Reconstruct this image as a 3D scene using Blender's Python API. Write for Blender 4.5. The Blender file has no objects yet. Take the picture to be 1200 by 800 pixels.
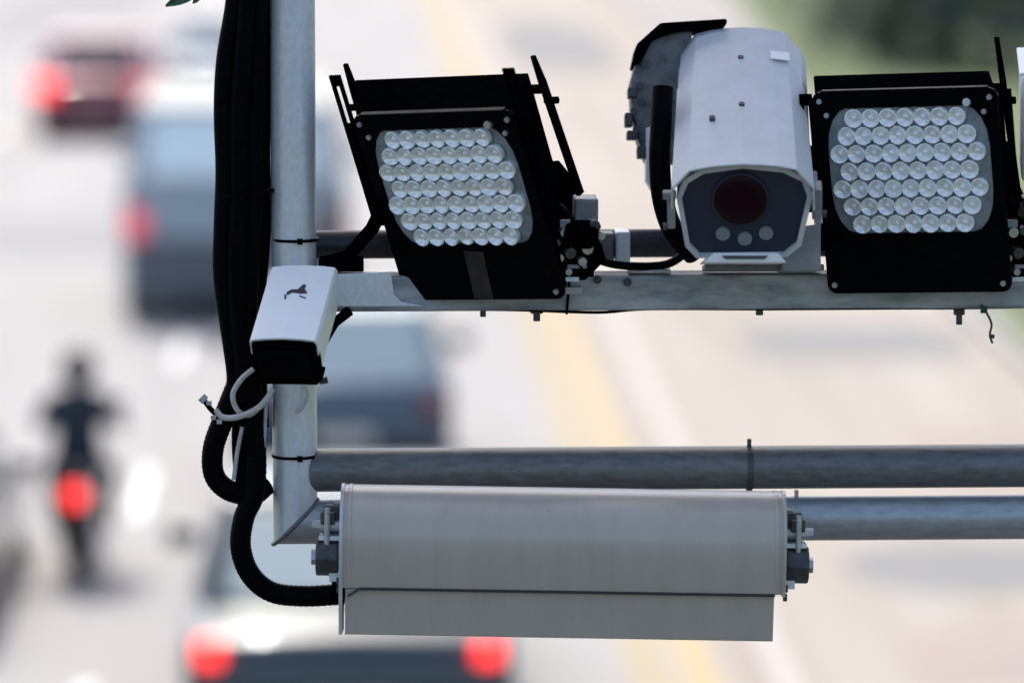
import bpy, bmesh, math, random
from mathutils import Vector, Matrix
random.seed(7)
C = bpy.context.scene.collection
R = math.radians
# ------------------------------------------------------------------ camera
FPX = 5000.0                       # focal length in pixels of the 1200 px wide photograph
CAM_H = 5.6
PITCH = math.atan(683 / FPX)
YAW = math.atan(192 / math.hypot(FPX, 683))
cam_d = bpy.data.cameras.new('camera'); cam = bpy.data.objects.new('camera', cam_d); C.objects.link(cam)
bpy.context.scene.camera = cam
cam_d.sensor_width = 36; cam_d.sensor_fit = 'HORIZONTAL'; cam_d.lens = 36 * FPX / 1200
cam_d.clip_start = 0.1; cam_d.clip_end = 3000
CM = Matrix.Translation((0, 0, CAM_H)) @ Matrix.Rotation(-YAW, 4, 'Z') @ Matrix.Rotation(math.pi / 2 - PITCH, 4, 'X')
cam.matrix_world = CM
cam_d.dof.use_dof = True; cam_d.dof.focus_distance = 6.58; cam_d.dof.aperture_fstop = 1.98
cam_d.dof.aperture_blades = 0
# ------------------------------------------------------------------ light
SUN_EL, SUN_AZ = R(58), R(-15)     # the sun stands beyond the scene, a little to the left
w = bpy.data.worlds.new('World'); bpy.context.scene.world = w; w.use_nodes = True
wn = w.node_tree.nodes; sky = wn.new('ShaderNodeTexSky'); sky.sky_type = 'NISHITA'; sky.sun_disc = False
sky.sun_elevation = SUN_EL; sky.sun_rotation = SUN_AZ; sky.altitude = 50; sky.air_density = 1.0; sky.dust_density = 4.0
w.node_tree.links.new(sky.outputs[0], wn['Background'].inputs[0]); wn['Background'].inputs[1].default_value = 0.15
sd = bpy.data.lights.new('sun', 'SUN'); sd.energy = 2.0; sd.angle = R(0.5); sd.color = (1, .95, .88)
so = bpy.data.objects.new('sun', sd); C.objects.link(so)
sdir = Vector((math.sin(SUN_AZ) * math.cos(SUN_EL), math.cos(SUN_AZ) * math.cos(SUN_EL), math.sin(SUN_EL)))
so.rotation_euler = sdir.to_track_quat('Z', 'Y').to_euler(); so.location = sdir * 60
vs = bpy.context.scene.view_settings
vs.view_transform = 'Standard'; vs.look = 'None'; vs.gamma = 1; vs.exposure = 0.92; vs.use_curve_mapping = False
bpy.context.scene.cycles.sample_clamp_indirect = 6

# ------------------------------------------------------------------ placing
def F(px, py, d):                  # point seen at a pixel of the photograph, at view depth d
    return CM @ Vector(((px - 600) / FPX * d, -(py - 400) / FPX * d, -d))
def P(px, py, Y):                  # point seen at a pixel, on the vertical plane y = Y
    o = CM.translation; v = F(px, py, 1) - o
    return o + v * ((Y - o.y) / v.y)
def gnd(px, py, z=0.0):
    o = CM.translation; v = F(px, py, 1) - o
    return o + v * ((z - o.z) / v.z)
YG = 6.6                           # the gantry stands in the plane y = YG
SC = 6.66 / FPX                    # metres per photograph pixel there

# ------------------------------------------------------------------ materials
def mat(name, col, rough=.5, metal=0, var=0, vscale=20, stretch=(1, 1, 1), col2=None, bump=0, bscale=60, coat=0, spec=None,
        emit=None, estr=0, trans=0, thr=(.35, .65)):
    m = bpy.data.materials.new(name); m.use_nodes = True
    nt = m.node_tree; b = nt.nodes['Principled BSDF']
    b.inputs['Base Color'].default_value = (*col, 1); b.inputs['Roughness'].default_value = rough
    b.inputs['Metallic'].default_value = metal; b.inputs['Coat Weight'].default_value = coat
    b.inputs['Coat Roughness'].default_value = .06
    if spec is not None: b.inputs['Specular IOR Level'].default_value = spec
    if trans: b.inputs['Transmission Weight'].default_value = trans
    if emit: b.inputs['Emission Color'].default_value = (*emit, 1); b.inputs['Emission Strength'].default_value = estr
    tc = nt.nodes.new('ShaderNodeTexCoord'); mp = nt.nodes.new('ShaderNodeMapping')
    mp.inputs['Scale'].default_value = stretch; nt.links.new(tc.outputs['Object'], mp.inputs[0])
    if var or col2:
        n = nt.nodes.new('ShaderNodeTexNoise'); n.inputs['Scale'].default_value = vscale; n.inputs['Detail'].default_value = 6
        n.inputs['Roughness'].default_value = .65
        nt.links.new(mp.outputs[0], n.inputs[0])
        cr = nt.nodes.new('ShaderNodeValToRGB')
        c2 = col2 if col2 else tuple(min(1, c * (1 + var)) for c in col)
        c1 = col if col2 else tuple(c * (1 - var) for c in col)
        cr.color_ramp.elements[0].position = thr[0]; cr.color_ramp.elements[0].color = (*c1, 1)
        cr.color_ramp.elements[1].position = thr[1]; cr.color_ramp.elements[1].color = (*c2, 1)
        nt.links.new(n.outputs[0], cr.inputs[0]); nt.links.new(cr.outputs[0], b.inputs['Base Color'])
        mr = nt.nodes.new('ShaderNodeMapRange'); mr.inputs[3].default_value = max(.02, rough - .12); mr.inputs[4].default_value = min(1, rough + .12)
        nt.links.new(n.outputs[0], mr.inputs[0]); nt.links.new(mr.outputs[0], b.inputs['Roughness'])
    if bump:
        n2 = nt.nodes.new('ShaderNodeTexNoise'); n2.inputs['Scale'].default_value = bscale; n2.inputs['Detail'].default_value = 4
        nt.links.new(mp.outputs[0], n2.inputs[0])
        bm_ = nt.nodes.new('ShaderNodeBump'); bm_.inputs['Strength'].default_value = bump; bm_.inputs['Distance'].default_value = .002
        nt.links.new(n2.outputs[0], bm_.inputs['Height']); nt.links.new(bm_.outputs[0], b.inputs['Normal'])
    return m
M = {}
M['galv'] = mat('galvanised_steel', (.62, .67, .72), .34, .3, col2=(.74, .78, .82), vscale=150, stretch=(1, 1, .5), bump=.15, bscale=120)
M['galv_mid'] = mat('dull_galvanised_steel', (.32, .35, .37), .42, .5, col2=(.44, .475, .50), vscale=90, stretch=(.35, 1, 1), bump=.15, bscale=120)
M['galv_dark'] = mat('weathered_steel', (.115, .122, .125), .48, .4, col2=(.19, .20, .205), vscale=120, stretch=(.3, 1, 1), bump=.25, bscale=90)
M['beam'] = mat('scuffed_beam_steel', (.19, .21, .23), .5, .3, col2=(.58, .61, .64), vscale=16, stretch=(.45, 1, 1.6), bump=.3, bscale=90, thr=(.36, .7))
M['black'] = mat('black_powder_coat', (.0015, .0017, .0024), .7, 0, var=.4, vscale=40, bump=.1, spec=0)
M['black_sheen'] = mat('black_front_plate', (.0018, .002, .003), .36, 0, var=.5, vscale=25, spec=.03)
M['sheen_grey'] = mat('sheen_strip_grey', (.006, .006, .007), .6, 0, col2=(.022, .022, .023), vscale=30)  # grey for the reflection painted on the lamp plate
M['rubber'] = mat('black_cable_rubber', (.0018, .0018, .0026), .5, 0, var=.4, vscale=60, bump=.2, spec=.035)
M['white'] = mat('white_paint', (.52, .545, .57), .55, 0, col2=(.59, .61, .63), vscale=14, bump=.08)
M['shade_white'] = mat('off_white_paint', (.80, .81, .82), .4, 0, col2=(.85, .86, .86), vscale=12, bump=.05, coat=.1)
M['grey_paint'] = mat('grey_paint', (.19, .205, .215), .45, 0, col2=(.29, .30, .31), vscale=22, bump=.1)
M['box_paint'] = mat('silver_grey_paint', (.44, .395, .335), .32, .1, col2=(.485, .44, .38), vscale=5, bump=.06, bscale=60, stretch=(7, 1, 7), thr=(.3, .6))
M['box_side'] = mat('weathered_side_paint', (.09, .09, .092), .55, 0, col2=(.20, .20, .205), vscale=45, bump=.3)
M['box_rim'] = mat('pale_end_plate', (.45, .47, .48), .4, .2, col2=(.58, .59, .6), vscale=40)
M['seam'] = mat('dark_seam', (.03, .03, .03), .7)
M['chrome'] = mat('zinc_bolt', (.45, .46, .48), .35, .7, var=.2, vscale=80)
M['bolt'] = mat('dark_bolt', (.07, .075, .08), .5, .5, var=.3, vscale=80)
M['lens'] = mat('lens_plastic', (.84, .88, .87), .18, .3, col2=(.93, .95, .94), vscale=60, coat=.5)
M['lens_base'] = mat('reflector_tray', (.26, .31, .33), .3, .3, var=.25, vscale=40)
M['face'] = mat('camera_front_window', (.03, .038, .06), .2, 0, spec=.3)
M['maroon'] = mat('maroon_lens', (.016, .003, .006), .25, 0, spec=.1)
M['led'] = mat('grey_sensor_disc', (.22, .24, .28), .3)
M['tie'] = mat('white_tie', (.48, .46, .43), .5, 0, var=.15, vscale=90)
M['wire_grey'] = mat('pale_grey_wire', (.42, .43, .43), .5, var=.15, vscale=60)
M['wire_green'] = mat('green_wire', (.02, .07, .045), .5)
M['mark'] = mat('dark_print', (.02, .025, .03), .6)
M['leaf'] = mat('leaf_green', (.03, .10, .045), .5, var=.4, vscale=60)
M['stem'] = mat('bark', (.09, .07, .05), .8, var=.4, vscale=8)

# ------------------------------------------------------------------ mesh helpers
class MB:
    def __init__(s): s.v = []; s.f = []
    def add(s, vs_, fs_):
        k = len(s.v); s.v += [tuple(v) for v in vs_]; s.f += [tuple(i + k for i in f) for f in fs_]; return s
    def box(s, c, d, rot=None):
        c = Vector(c); h = Vector(d) / 2; vs_ = []
        for x in (-1, 1):
            for y in (-1, 1):
                for z in (-1, 1):
                    q = Vector((x * h.x, y * h.y, z * h.z))
                    if rot is not None: q = rot @ q
                    vs_.append(c + q)
        return s.add(vs_, [(0, 1, 3, 2), (4, 6, 7, 5), (0, 4, 5, 1), (2, 3, 7, 6), (0, 2, 6, 4), (1, 5, 7, 3)])
    def hexa(s, b4, t4):            # bottom ring and top ring of four, both counter-clockwise seen from the top
        return s.add(list(b4) + list(t4), [(3, 2, 1, 0), (4, 5, 6, 7), (0, 1, 5, 4), (1, 2, 6, 5), (2, 3, 7, 6), (3, 0, 4, 7)])
    def prism(s, pts, off):         # closed outline of 3D points swept by a vector
        n = len(pts); off = Vector(off); a = [Vector(p) for p in pts]
        fs = [tuple(range(n - 1, -1, -1)), tuple(range(n, 2 * n))]
        fs += [(i, (i + 1) % n, n + (i + 1) % n, n + i) for i in range(n)]
        return s.add(a + [p + off for p in a], fs)
    def ring_loft(s, rings, cap=True, closed=True):
        n = len(rings[0]); vs_ = [p for r in rings for p in r]; fs = []
        for k in range(len(rings) - 1):
            for i in range(n if closed else n - 1):
                j = (i + 1) % n
                fs.append((k * n + i, k * n + j, (k + 1) * n + j, (k + 1) * n + i))
        if cap and closed:
            fs.append(tuple(range(n - 1, -1, -1))); fs.append(tuple((len(rings) - 1) * n + i for i in range(n)))
        return s.add(vs_, fs)
    def tube(s, pts, r, n=12, cap=True):
        pts = [Vector(p) for p in pts]; rings = []
        t0 = (pts[1] - pts[0]).normalized()
        a = t0.orthogonal().normalized()
        for i, p in enumerate(pts):
            t = (pts[min(i + 1, len(pts) - 1)] - pts[max(i - 1, 0)]).normalized()
            a = (a - t * a.dot(t)).normalized(); b = t.cross(a)
            rr = r[i] if isinstance(r, (list, tuple)) else r
            rings.append([p + (a * math.cos(2 * math.pi * k / n) + b * math.sin(2 * math.pi * k / n)) * rr for k in range(n)])
        return s.ring_loft(rings, cap)
    def cyl(s, a, b, r, n=16, r2=None):
        return s.tube([a, b], [r, r if r2 is None else r2], n)
    def build(s, name, m, parent=None, smooth=False, bevel=0, seg=2, loc=None):
        me = bpy.data.meshes.new(name); me.from_pydata(s.v, [], s.f); me.update()
        bm = bmesh.new(); bm.from_mesh(me); bmesh.ops.recalc_face_normals(bm, faces=bm.faces); bm.to_mesh(me); bm.free()
        me.materials.append(m)
        o = bpy.data.objects.new(name, me); C.objects.link(o)
        if parent: o.parent = parent
        if smooth or bevel:
            me.polygons.foreach_set('use_smooth', [True] * len(me.polygons))
            try: me.set_sharp_from_angle(angle=R(40 if not bevel else 60))
            except Exception: pass
        if bevel:
            bv = o.modifiers.new('bevel', 'BEVEL'); bv.width = bevel; bv.segments = seg; bv.limit_method = 'ANGLE'; bv.angle_limit = R(35)
            me.polygons.foreach_set('use_smooth', [False] * len(me.polygons))
        if loc is not None: o.location = loc
        return o
def spline(pts, n=8):
    pts = [Vector(p) for p in pts]; q = [pts[0] * 2 - pts[1]] + pts + [pts[-1] * 2 - pts[-2]]; out = []
    for i in range(1, len(q) - 2):
        a, b, c, d = q[i - 1:i + 3]
        for k in range(n):
            t = k / n
            out.append(.5 * ((2 * b) + (c - a) * t + (2 * a - 5 * b + 4 * c - d) * t * t + (3 * b - a - 3 * c + d) * t ** 3))
    out.append(pts[-1]); return out
def tag(o, label=None, cat=None, group=None, kind=None):
    if label: o['label'] = label
    if cat: o['category'] = cat
    if group: o['group'] = group
    if kind: o['kind'] = kind
    return o
def thing(name, label, cat, mw=None, group=None):
    o = bpy.data.objects.new(name, None); C.objects.link(o); o.empty_display_size = .1
    if mw is not None: o.matrix_world = mw
    return tag(o, label, cat, group)
def frame(px, py, d, u, n):        # device frame: u = its right, n = its front, both in view axes (x right, y up, z to the viewer)
    u = Vector(u).normalized(); n = Vector(n); n = (n - u * n.dot(u)).normalized(); v = n.cross(u)
    Rm = Matrix((u, v, n)).transposed()
    return Matrix.Translation(F(px, py, d)) @ (CM.to_3x3() @ Rm).to_4x4()
def struct(o): o['kind'] = 'structure'; return o
def sheet(name, x0, x1, y0, y1, z, m, nx=1, ny=1):
    b = MB()
    for j in range(ny + 1):
        for i in range(nx + 1): b.v.append((x0 + (x1 - x0) * i / nx, y0 + (y1 - y0) * j / ny, z))
    for j in range(ny):
        for i in range(nx): k = j * (nx + 1) + i; b.f.append((k, k + 1, k + nx + 2, k + nx + 1))
    return struct(b.build(name, m))

# ------------------------------------------------------------------ the ground
M['road'] = mat('pale_concrete_road', (.255, .246, .240), .85, 0, col2=(.34, .328, .318), vscale=1.1, stretch=(1, .05, 1), bump=.3, bscale=30, thr=(.3, .7))
M['patch'] = mat('grey_road_patch', (.165, .165, .165), .85, 0, col2=(.20, .20, .198), vscale=1.2)  # darker grey tone for the road patches
M['patch_pale'] = mat('faded_grey_patch', (.22, .22, .225), .85, 0, col2=(.25, .25, .25), vscale=1.2)
M['patch_warm'] = mat('tan_worn_patch', (.30, .24, .20), .85, 0, col2=(.27, .235, .21), vscale=.8)
M['yellow'] = mat('yellow_road_paint', (.36, .255, .10), .6, 0, var=.15, vscale=4)
M['whitepaint'] = mat('white_road_paint', (.72, .72, .72), .6, 0, var=.1, vscale=4)
M['grass'] = mat('verge_grass', (.065, .10, .032), .9, 0, col2=(.11, .135, .055), vscale=1.5)
M['kerb'] = mat('kerb_stone', (.32, .31, .29), .8, 0, var=.2, vscale=3)
KX = 6.2
sheet('ground', -50, 50, -45, 125, -.06, M['grass'])
sheet('road', -12, KX, -45, 125, 0, M['road'])
sheet('bounce_cut_sheet', -12, KX, -45, 21.5, .008, mat('bounce_cut_dark', (.045, .045, .047), .85, 0, var=.2, vscale=6, bump=.3))  # unseen dark sheet added to cut light bouncing onto the gantry
sheet('verge', KX + .15, 50, -45, 125, .11, M['grass'], 20, 60)
struct(MB().box((KX + .075, 40, .03), (.15, 170, .17)).build('kerb', M['kerb']))
M['tan'] = mat('tan_concrete', (.245, .212, .172), .85, 0, col2=(.360, .326, .285), vscale=1.1, stretch=(1, .05, 1), bump=.3, bscale=30, thr=(.3, .7))
sheet('oncoming_lane', 2.3, KX, -45, 125, .002, M['tan'])
sheet('worn_line', 1.70, 2.00, -45, 125, .0025, mat('tan_wear_strip', (.33, .28, .19), .8))
sheet('worn_line', 2.58, 2.74, -45, 125, .006, mat('worn_white_paint', (.37, .34, .32), .7))
sheet('centre_line', 2.06, 2.25, -45, 125, .004, M['yellow'])
b = MB(); b.add([(KX + .15, 40, .118), (6.6, 46, .118), (7.6, 73, .118), (8.9, 99, .118), (9.9, 124, .118), (KX + .15, 124, .118)], [tuple(range(6))]); struct(b.build('footpath', mat('footpath_paving', (.25, .235, .225), .85, 0, col2=(.29, .27, .26), vscale=2)))
dash = MB()
for k in range(13):
    y0 = 15.4 + 8.0 * k
    for x0 in (-1.62, -5.3):
        dash.add([(x0 - .06, y0, .004), (x0 + .06, y0, .004), (x0 + .06, y0 + 2.2, .004), (x0 - .06, y0 + 2.2, .004)], [(0, 1, 2, 3)])
struct(dash.build('lane_line', M['whitepaint']))
def patch(x0, x1, y0, y1, m, z=.0045):
    n = 14; pts = []
    for i in range(n):
        t = i / n * 2 * math.pi; cx, cy = math.cos(t), math.sin(t)
        k = 1 / max(abs(cx), abs(cy)) ** .75
        pts.append(((x0 + x1) / 2 + (x1 - x0) / 2 * cx * k * random.uniform(.93, 1), (y0 + y1) / 2 + (y1 - y0) / 2 * cy * k * random.uniform(.9, 1), z))
    b = MB(); b.add(pts, [tuple(range(n))]); return struct(b.build('road_patch', m))
patch(3.7, 6.05, 39.4, 42.2, M['patch'])
patch(3.4, 6.1, 28.2, 30.2, M['patch'])
patch(3.3, 6.1, 21.8, 24.6, M['patch'])
patch(2.9, 5.2, 76, 92, M['patch'])  # grey painted in for a shadow lying on the far road
patch(4.5, 6.1, 31.6, 35.5, M['patch_warm'])
patch(3.5, 5.4, 25.4, 27.2, M['patch_warm'])
patch(-6.5, -1.9, 48.0, 52.5, M['patch_pale'])
patch(-8, -4.6, 84, 110, M['patch_pale'])

# ------------------------------------------------------------------ gantry
def pl(px, py, dy=0.0): return P(px, py, YG + dy)
g0 = pl(346, 470)
gantry = thing('gantry_frame', 'grey galvanised steel gantry of upright pole, beam and pipes carrying the cameras', 'gantry', Matrix.Translation((7.0, YG, .11)))
def gpart(mb, name, m, **k):
    o = mb.build(name, m, None, **k); o.parent = gantry; o.matrix_parent_inverse = Matrix.Translation((7.0, YG, .11)).inverted(); return o
zt = pl(346, 0).z + 1.3
xp = pl(346, 300).x; rp = 26.2 * SC
pb = pl(346, 610); yb = YG
LP0 = pl(346, 611); LP1 = pl(1200, 608)      # lower pipe axis
UP0 = pl(372, 551); UP1 = pl(1200, 549)
slope_l = 0
b = MB()                                      # the pole, mitre cut at its foot
n = 32; top = []; bot = []
for i in range(n):
    a = 2 * math.pi * i / n; cx, cy = math.cos(a) * rp, math.sin(a) * rp
    top.append((xp + cx, YG + cy, zt)); bot.append((pb.x + cx, YG + cy, LP0.z + cx * 1.0 ))
b.ring_loft([bot, top], True); gpart(b, 'pole', M['galv'], smooth=True)
b = MB(); l = []; r_ = []
zr = LP0.z
for i in range(n):
    a = 2 * math.pi * i / n; cz, cy = math.cos(a) * rp, math.sin(a) * rp
    l.append((pb.x + cz * 1.0, YG + cy, zr + cz)); r_.append((7.0, YG + cy, zr + cz))
b.ring_loft([l, r_], True); gpart(b, 'lower_pipe', M['galv_mid'], smooth=True)
b = MB(); weld = []                           # bead round the mitre
for i in range(25):
    a = 2 * math.pi * i / 24
    weld.append((pb.x + math.cos(a) * rp * 1.01, YG + math.sin(a) * rp * 1.01, zr + math.cos(a) * rp * 1.01))
b.tube(weld, .0035, 8, False); gpart(b, 'weld_bead', M['galv_dark'], smooth=True)
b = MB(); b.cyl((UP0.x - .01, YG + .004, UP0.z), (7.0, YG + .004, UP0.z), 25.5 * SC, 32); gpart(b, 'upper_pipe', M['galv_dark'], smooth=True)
bz0, bz1 = pl(800, 361).z, pl(800, 319).z
b = MB(); b.box(((pl(374, 340).x + 7.0) / 2, YG, (bz0 + bz1) / 2), (7.0 - pl(374, 340).x, .056, bz1 - bz0))
gpart(b, 'beam', M['beam'], bevel=.005, seg=3)
# light end plate welded on the beam beside the pole
b = MB(); ep = [pl(x, y, -.029) for x, y in ((388, 321), (458, 318), (462, 345), (470, 353), (500, 358.5), (396, 359))]
b.prism(ep, (0, -.006, 0)); gpart(b, 'end_plate', M['galv'], bevel=.0015)
rz = pl(600, 295).z
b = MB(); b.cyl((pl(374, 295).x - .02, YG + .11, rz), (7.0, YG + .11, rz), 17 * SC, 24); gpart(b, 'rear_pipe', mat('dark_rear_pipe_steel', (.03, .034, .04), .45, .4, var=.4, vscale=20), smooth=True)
b = MB(); b.box((xp, YG + .075, rz), (.03, .14, .04)); gpart(b, 'pipe_spacer', M['galv_dark'], bevel=.002)
b = MB(); b.cyl((7.0, YG + .05, 0), (7.0, YG + .05, 6.2), .09, 32); gpart(b, 'support_post', M['galv'], smooth=True)
b = MB(); b.box((7.0, YG + .05, .02), (.35, .35, .04)); gpart(b, 'base_plate', M['galv_dark'], bevel=.004)
b = MB(); b.box(((xp + 7) / 2, YG + .05, zt + .03), (7.2 - xp, .07, .07)); gpart(b, 'top_beam', M['galv_dark'], bevel=.004)
# added unseen deck above the frame to shade the gantry, with posts and rails
b = MB(); b.box(((7.3 - 1.9) / 2, YG + .94, zt + .09), (9.2, 1.02, .05)); gpart(b, 'shade_deck', M['galv_dark'], bevel=.004)
b = MB(); b.box((1.0, YG + .74, zt + .03), (.07, 1.4, .069)); gpart(b, 'shade_deck_bearer', M['galv_dark'], bevel=.004)
for k_ in range(7):
    b = MB(); b.cyl((-1.8 + k_ * 1.5, YG + 1.42, zt + .11), (-1.8 + k_ * 1.5, YG + 1.42, zt + 1.2), .022, 12); gpart(b, 'shade_deck_post', M['galv'], smooth=True)
for z_ in (.65, 1.2):
    b = MB(); b.cyl((-1.85, YG + 1.42, zt + z_), (7.25, YG + 1.42, zt + z_), .024, 12); gpart(b, 'shade_deck_rail', M['galv'], smooth=True)
def strap(px, py, rad, name='cable_tie', m='rubber', w=.0045, dy=0.0, axis='z', tail=None):
    c = pl(px, py); b = MB(); n = 28; rings = []
    for s_ in (-.5, .5):
        for rr in ((rad + .0022), ):
            ring = []
            for i in range(n):
                a = 2 * math.pi * i / n
                if axis == 'z': ring.append((c.x + math.cos(a) * rr, YG + dy + math.sin(a) * rr, c.z + s_ * w))
                else: ring.append((c.x + s_ * w, YG + dy + math.cos(a) * rr, c.z + math.sin(a) * rr))
            rings.append(ring)
    b.ring_loft(rings, True)
    if axis == 'z': b.box((c.x + .008, YG + dy - rad - .004, c.z), (.008, .006, .009))
    else: b.box((c.x, YG + dy, c.z + rad + .006), (.006, .008, .014))
    return gpart(b, name, M[m])
strap(346, 280, rp); strap(346, 533, rp)
strap(878, 549, 25.5 * SC, name='u_bolt', m='bolt', w=.008, dy=.004, axis='x')
strap(933, 609, rp, name='u_bolt', m='chrome', w=.007, axis='x')
# screws and tie ends poking out under the beam
for px, hgt, wd in ((566, 9, 7), (890, 7, 9)):
    c = pl(px, 362, -.012); b = MB(); b.cyl(c, c - Vector((0, 0, hgt * SC)), wd * SC / 2, 10); gpart(b, 'bolt', M['bolt'])
for px, y1, wd in ((629, 376, 10), (1124, 380, 9)):
    c = pl(px, 361, -.01); e = pl(px, y1, -.01); mid = c.lerp(e, .4)
    b = MB(); b.cyl(c + Vector((0, 0, .001)), mid, wd * SC * .75, 8); b.cyl(mid, e, wd * SC * .42, 10); gpart(b, 'bolt', M['bolt'])
for px0, px1, y0, y1 in ((668, 664, 318, 368), ):
    b = MB(); b.tube(spline([pl(px0, y0, -.034), pl((px0 + px1) / 2, (y0 + y1) / 2, -.036), pl(px1, y1, -.034)], 4), .0022, 8); gpart(b, 'tie_end', M['rubber'])
# bracket on the rear pipe between lamp and camera, clamps lying on the beam
b = MB(); b.box(pl(729, 291, .085), (.023, .05, .058)); gpart(b, 'pipe_clamp', M['galv'], bevel=.003)
b = MB(); b.box(pl(709, 288, .09), (.026, .05, .045)); gpart(b, 'pipe_clamp', M['galv_dark'], bevel=.003)
b = MB(); b.box(pl(760, 316, -.01), (.066, .045, .006)); gpart(b, 'shim_plate', M['chrome'], bevel=.001)
b = MB(); b.box(pl(672, 340, -.036), (.026, .014, .011)); gpart(b, 'clip', M['white'], bevel=.001)  # white colour stands in for the sun glint on this clip
b = MB(); b.box(pl(672, 314, -.02), (.030, .025, .007)); gpart(b, 'clip', M['grey_paint'], bevel=.001)
for px, py in ((700, 327), (735, 330)):
    b = MB(); c = pl(px, py, -.028); b.cyl(c, c + Vector((0, -.009, 0)), .007, 6); gpart(b, 'nut', M['bolt'])
# long scuff line under the beam: a loose black wire tied along it
b = MB(); b.tube(spline([pl(398, 363, -.02), pl(480, 362, -.024), pl(600, 363, -.024), pl(700, 366, -.024), pl(760, 362, -.022), pl(900, 362, -.024), pl(1060, 361, -.024), pl(1120, 361, -.022), pl(1230, 359, -.022)], 6), .0024, 8)
tag(b.build('wire', M['rubber'], smooth=True), 'thin black wire running along the underside of the grey beam', 'wire')
b = MB(); b.tube(spline([pl(1150, 357, -.03), pl(1157, 368, -.034), pl(1162, 380, -.034), pl(1160, 392, -.032), pl(1163, 402, -.03)], 5), .0018, 8)
b.box(pl(1153, 363, -.033), (.010, .006, .010)); b.box(pl(1163, 394, -.033), (.006, .005, .006))
tag(b.build('wire', M['wire_green'], smooth=True), 'short green wire end dangling below the beam under the right lamp', 'wire')

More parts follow.
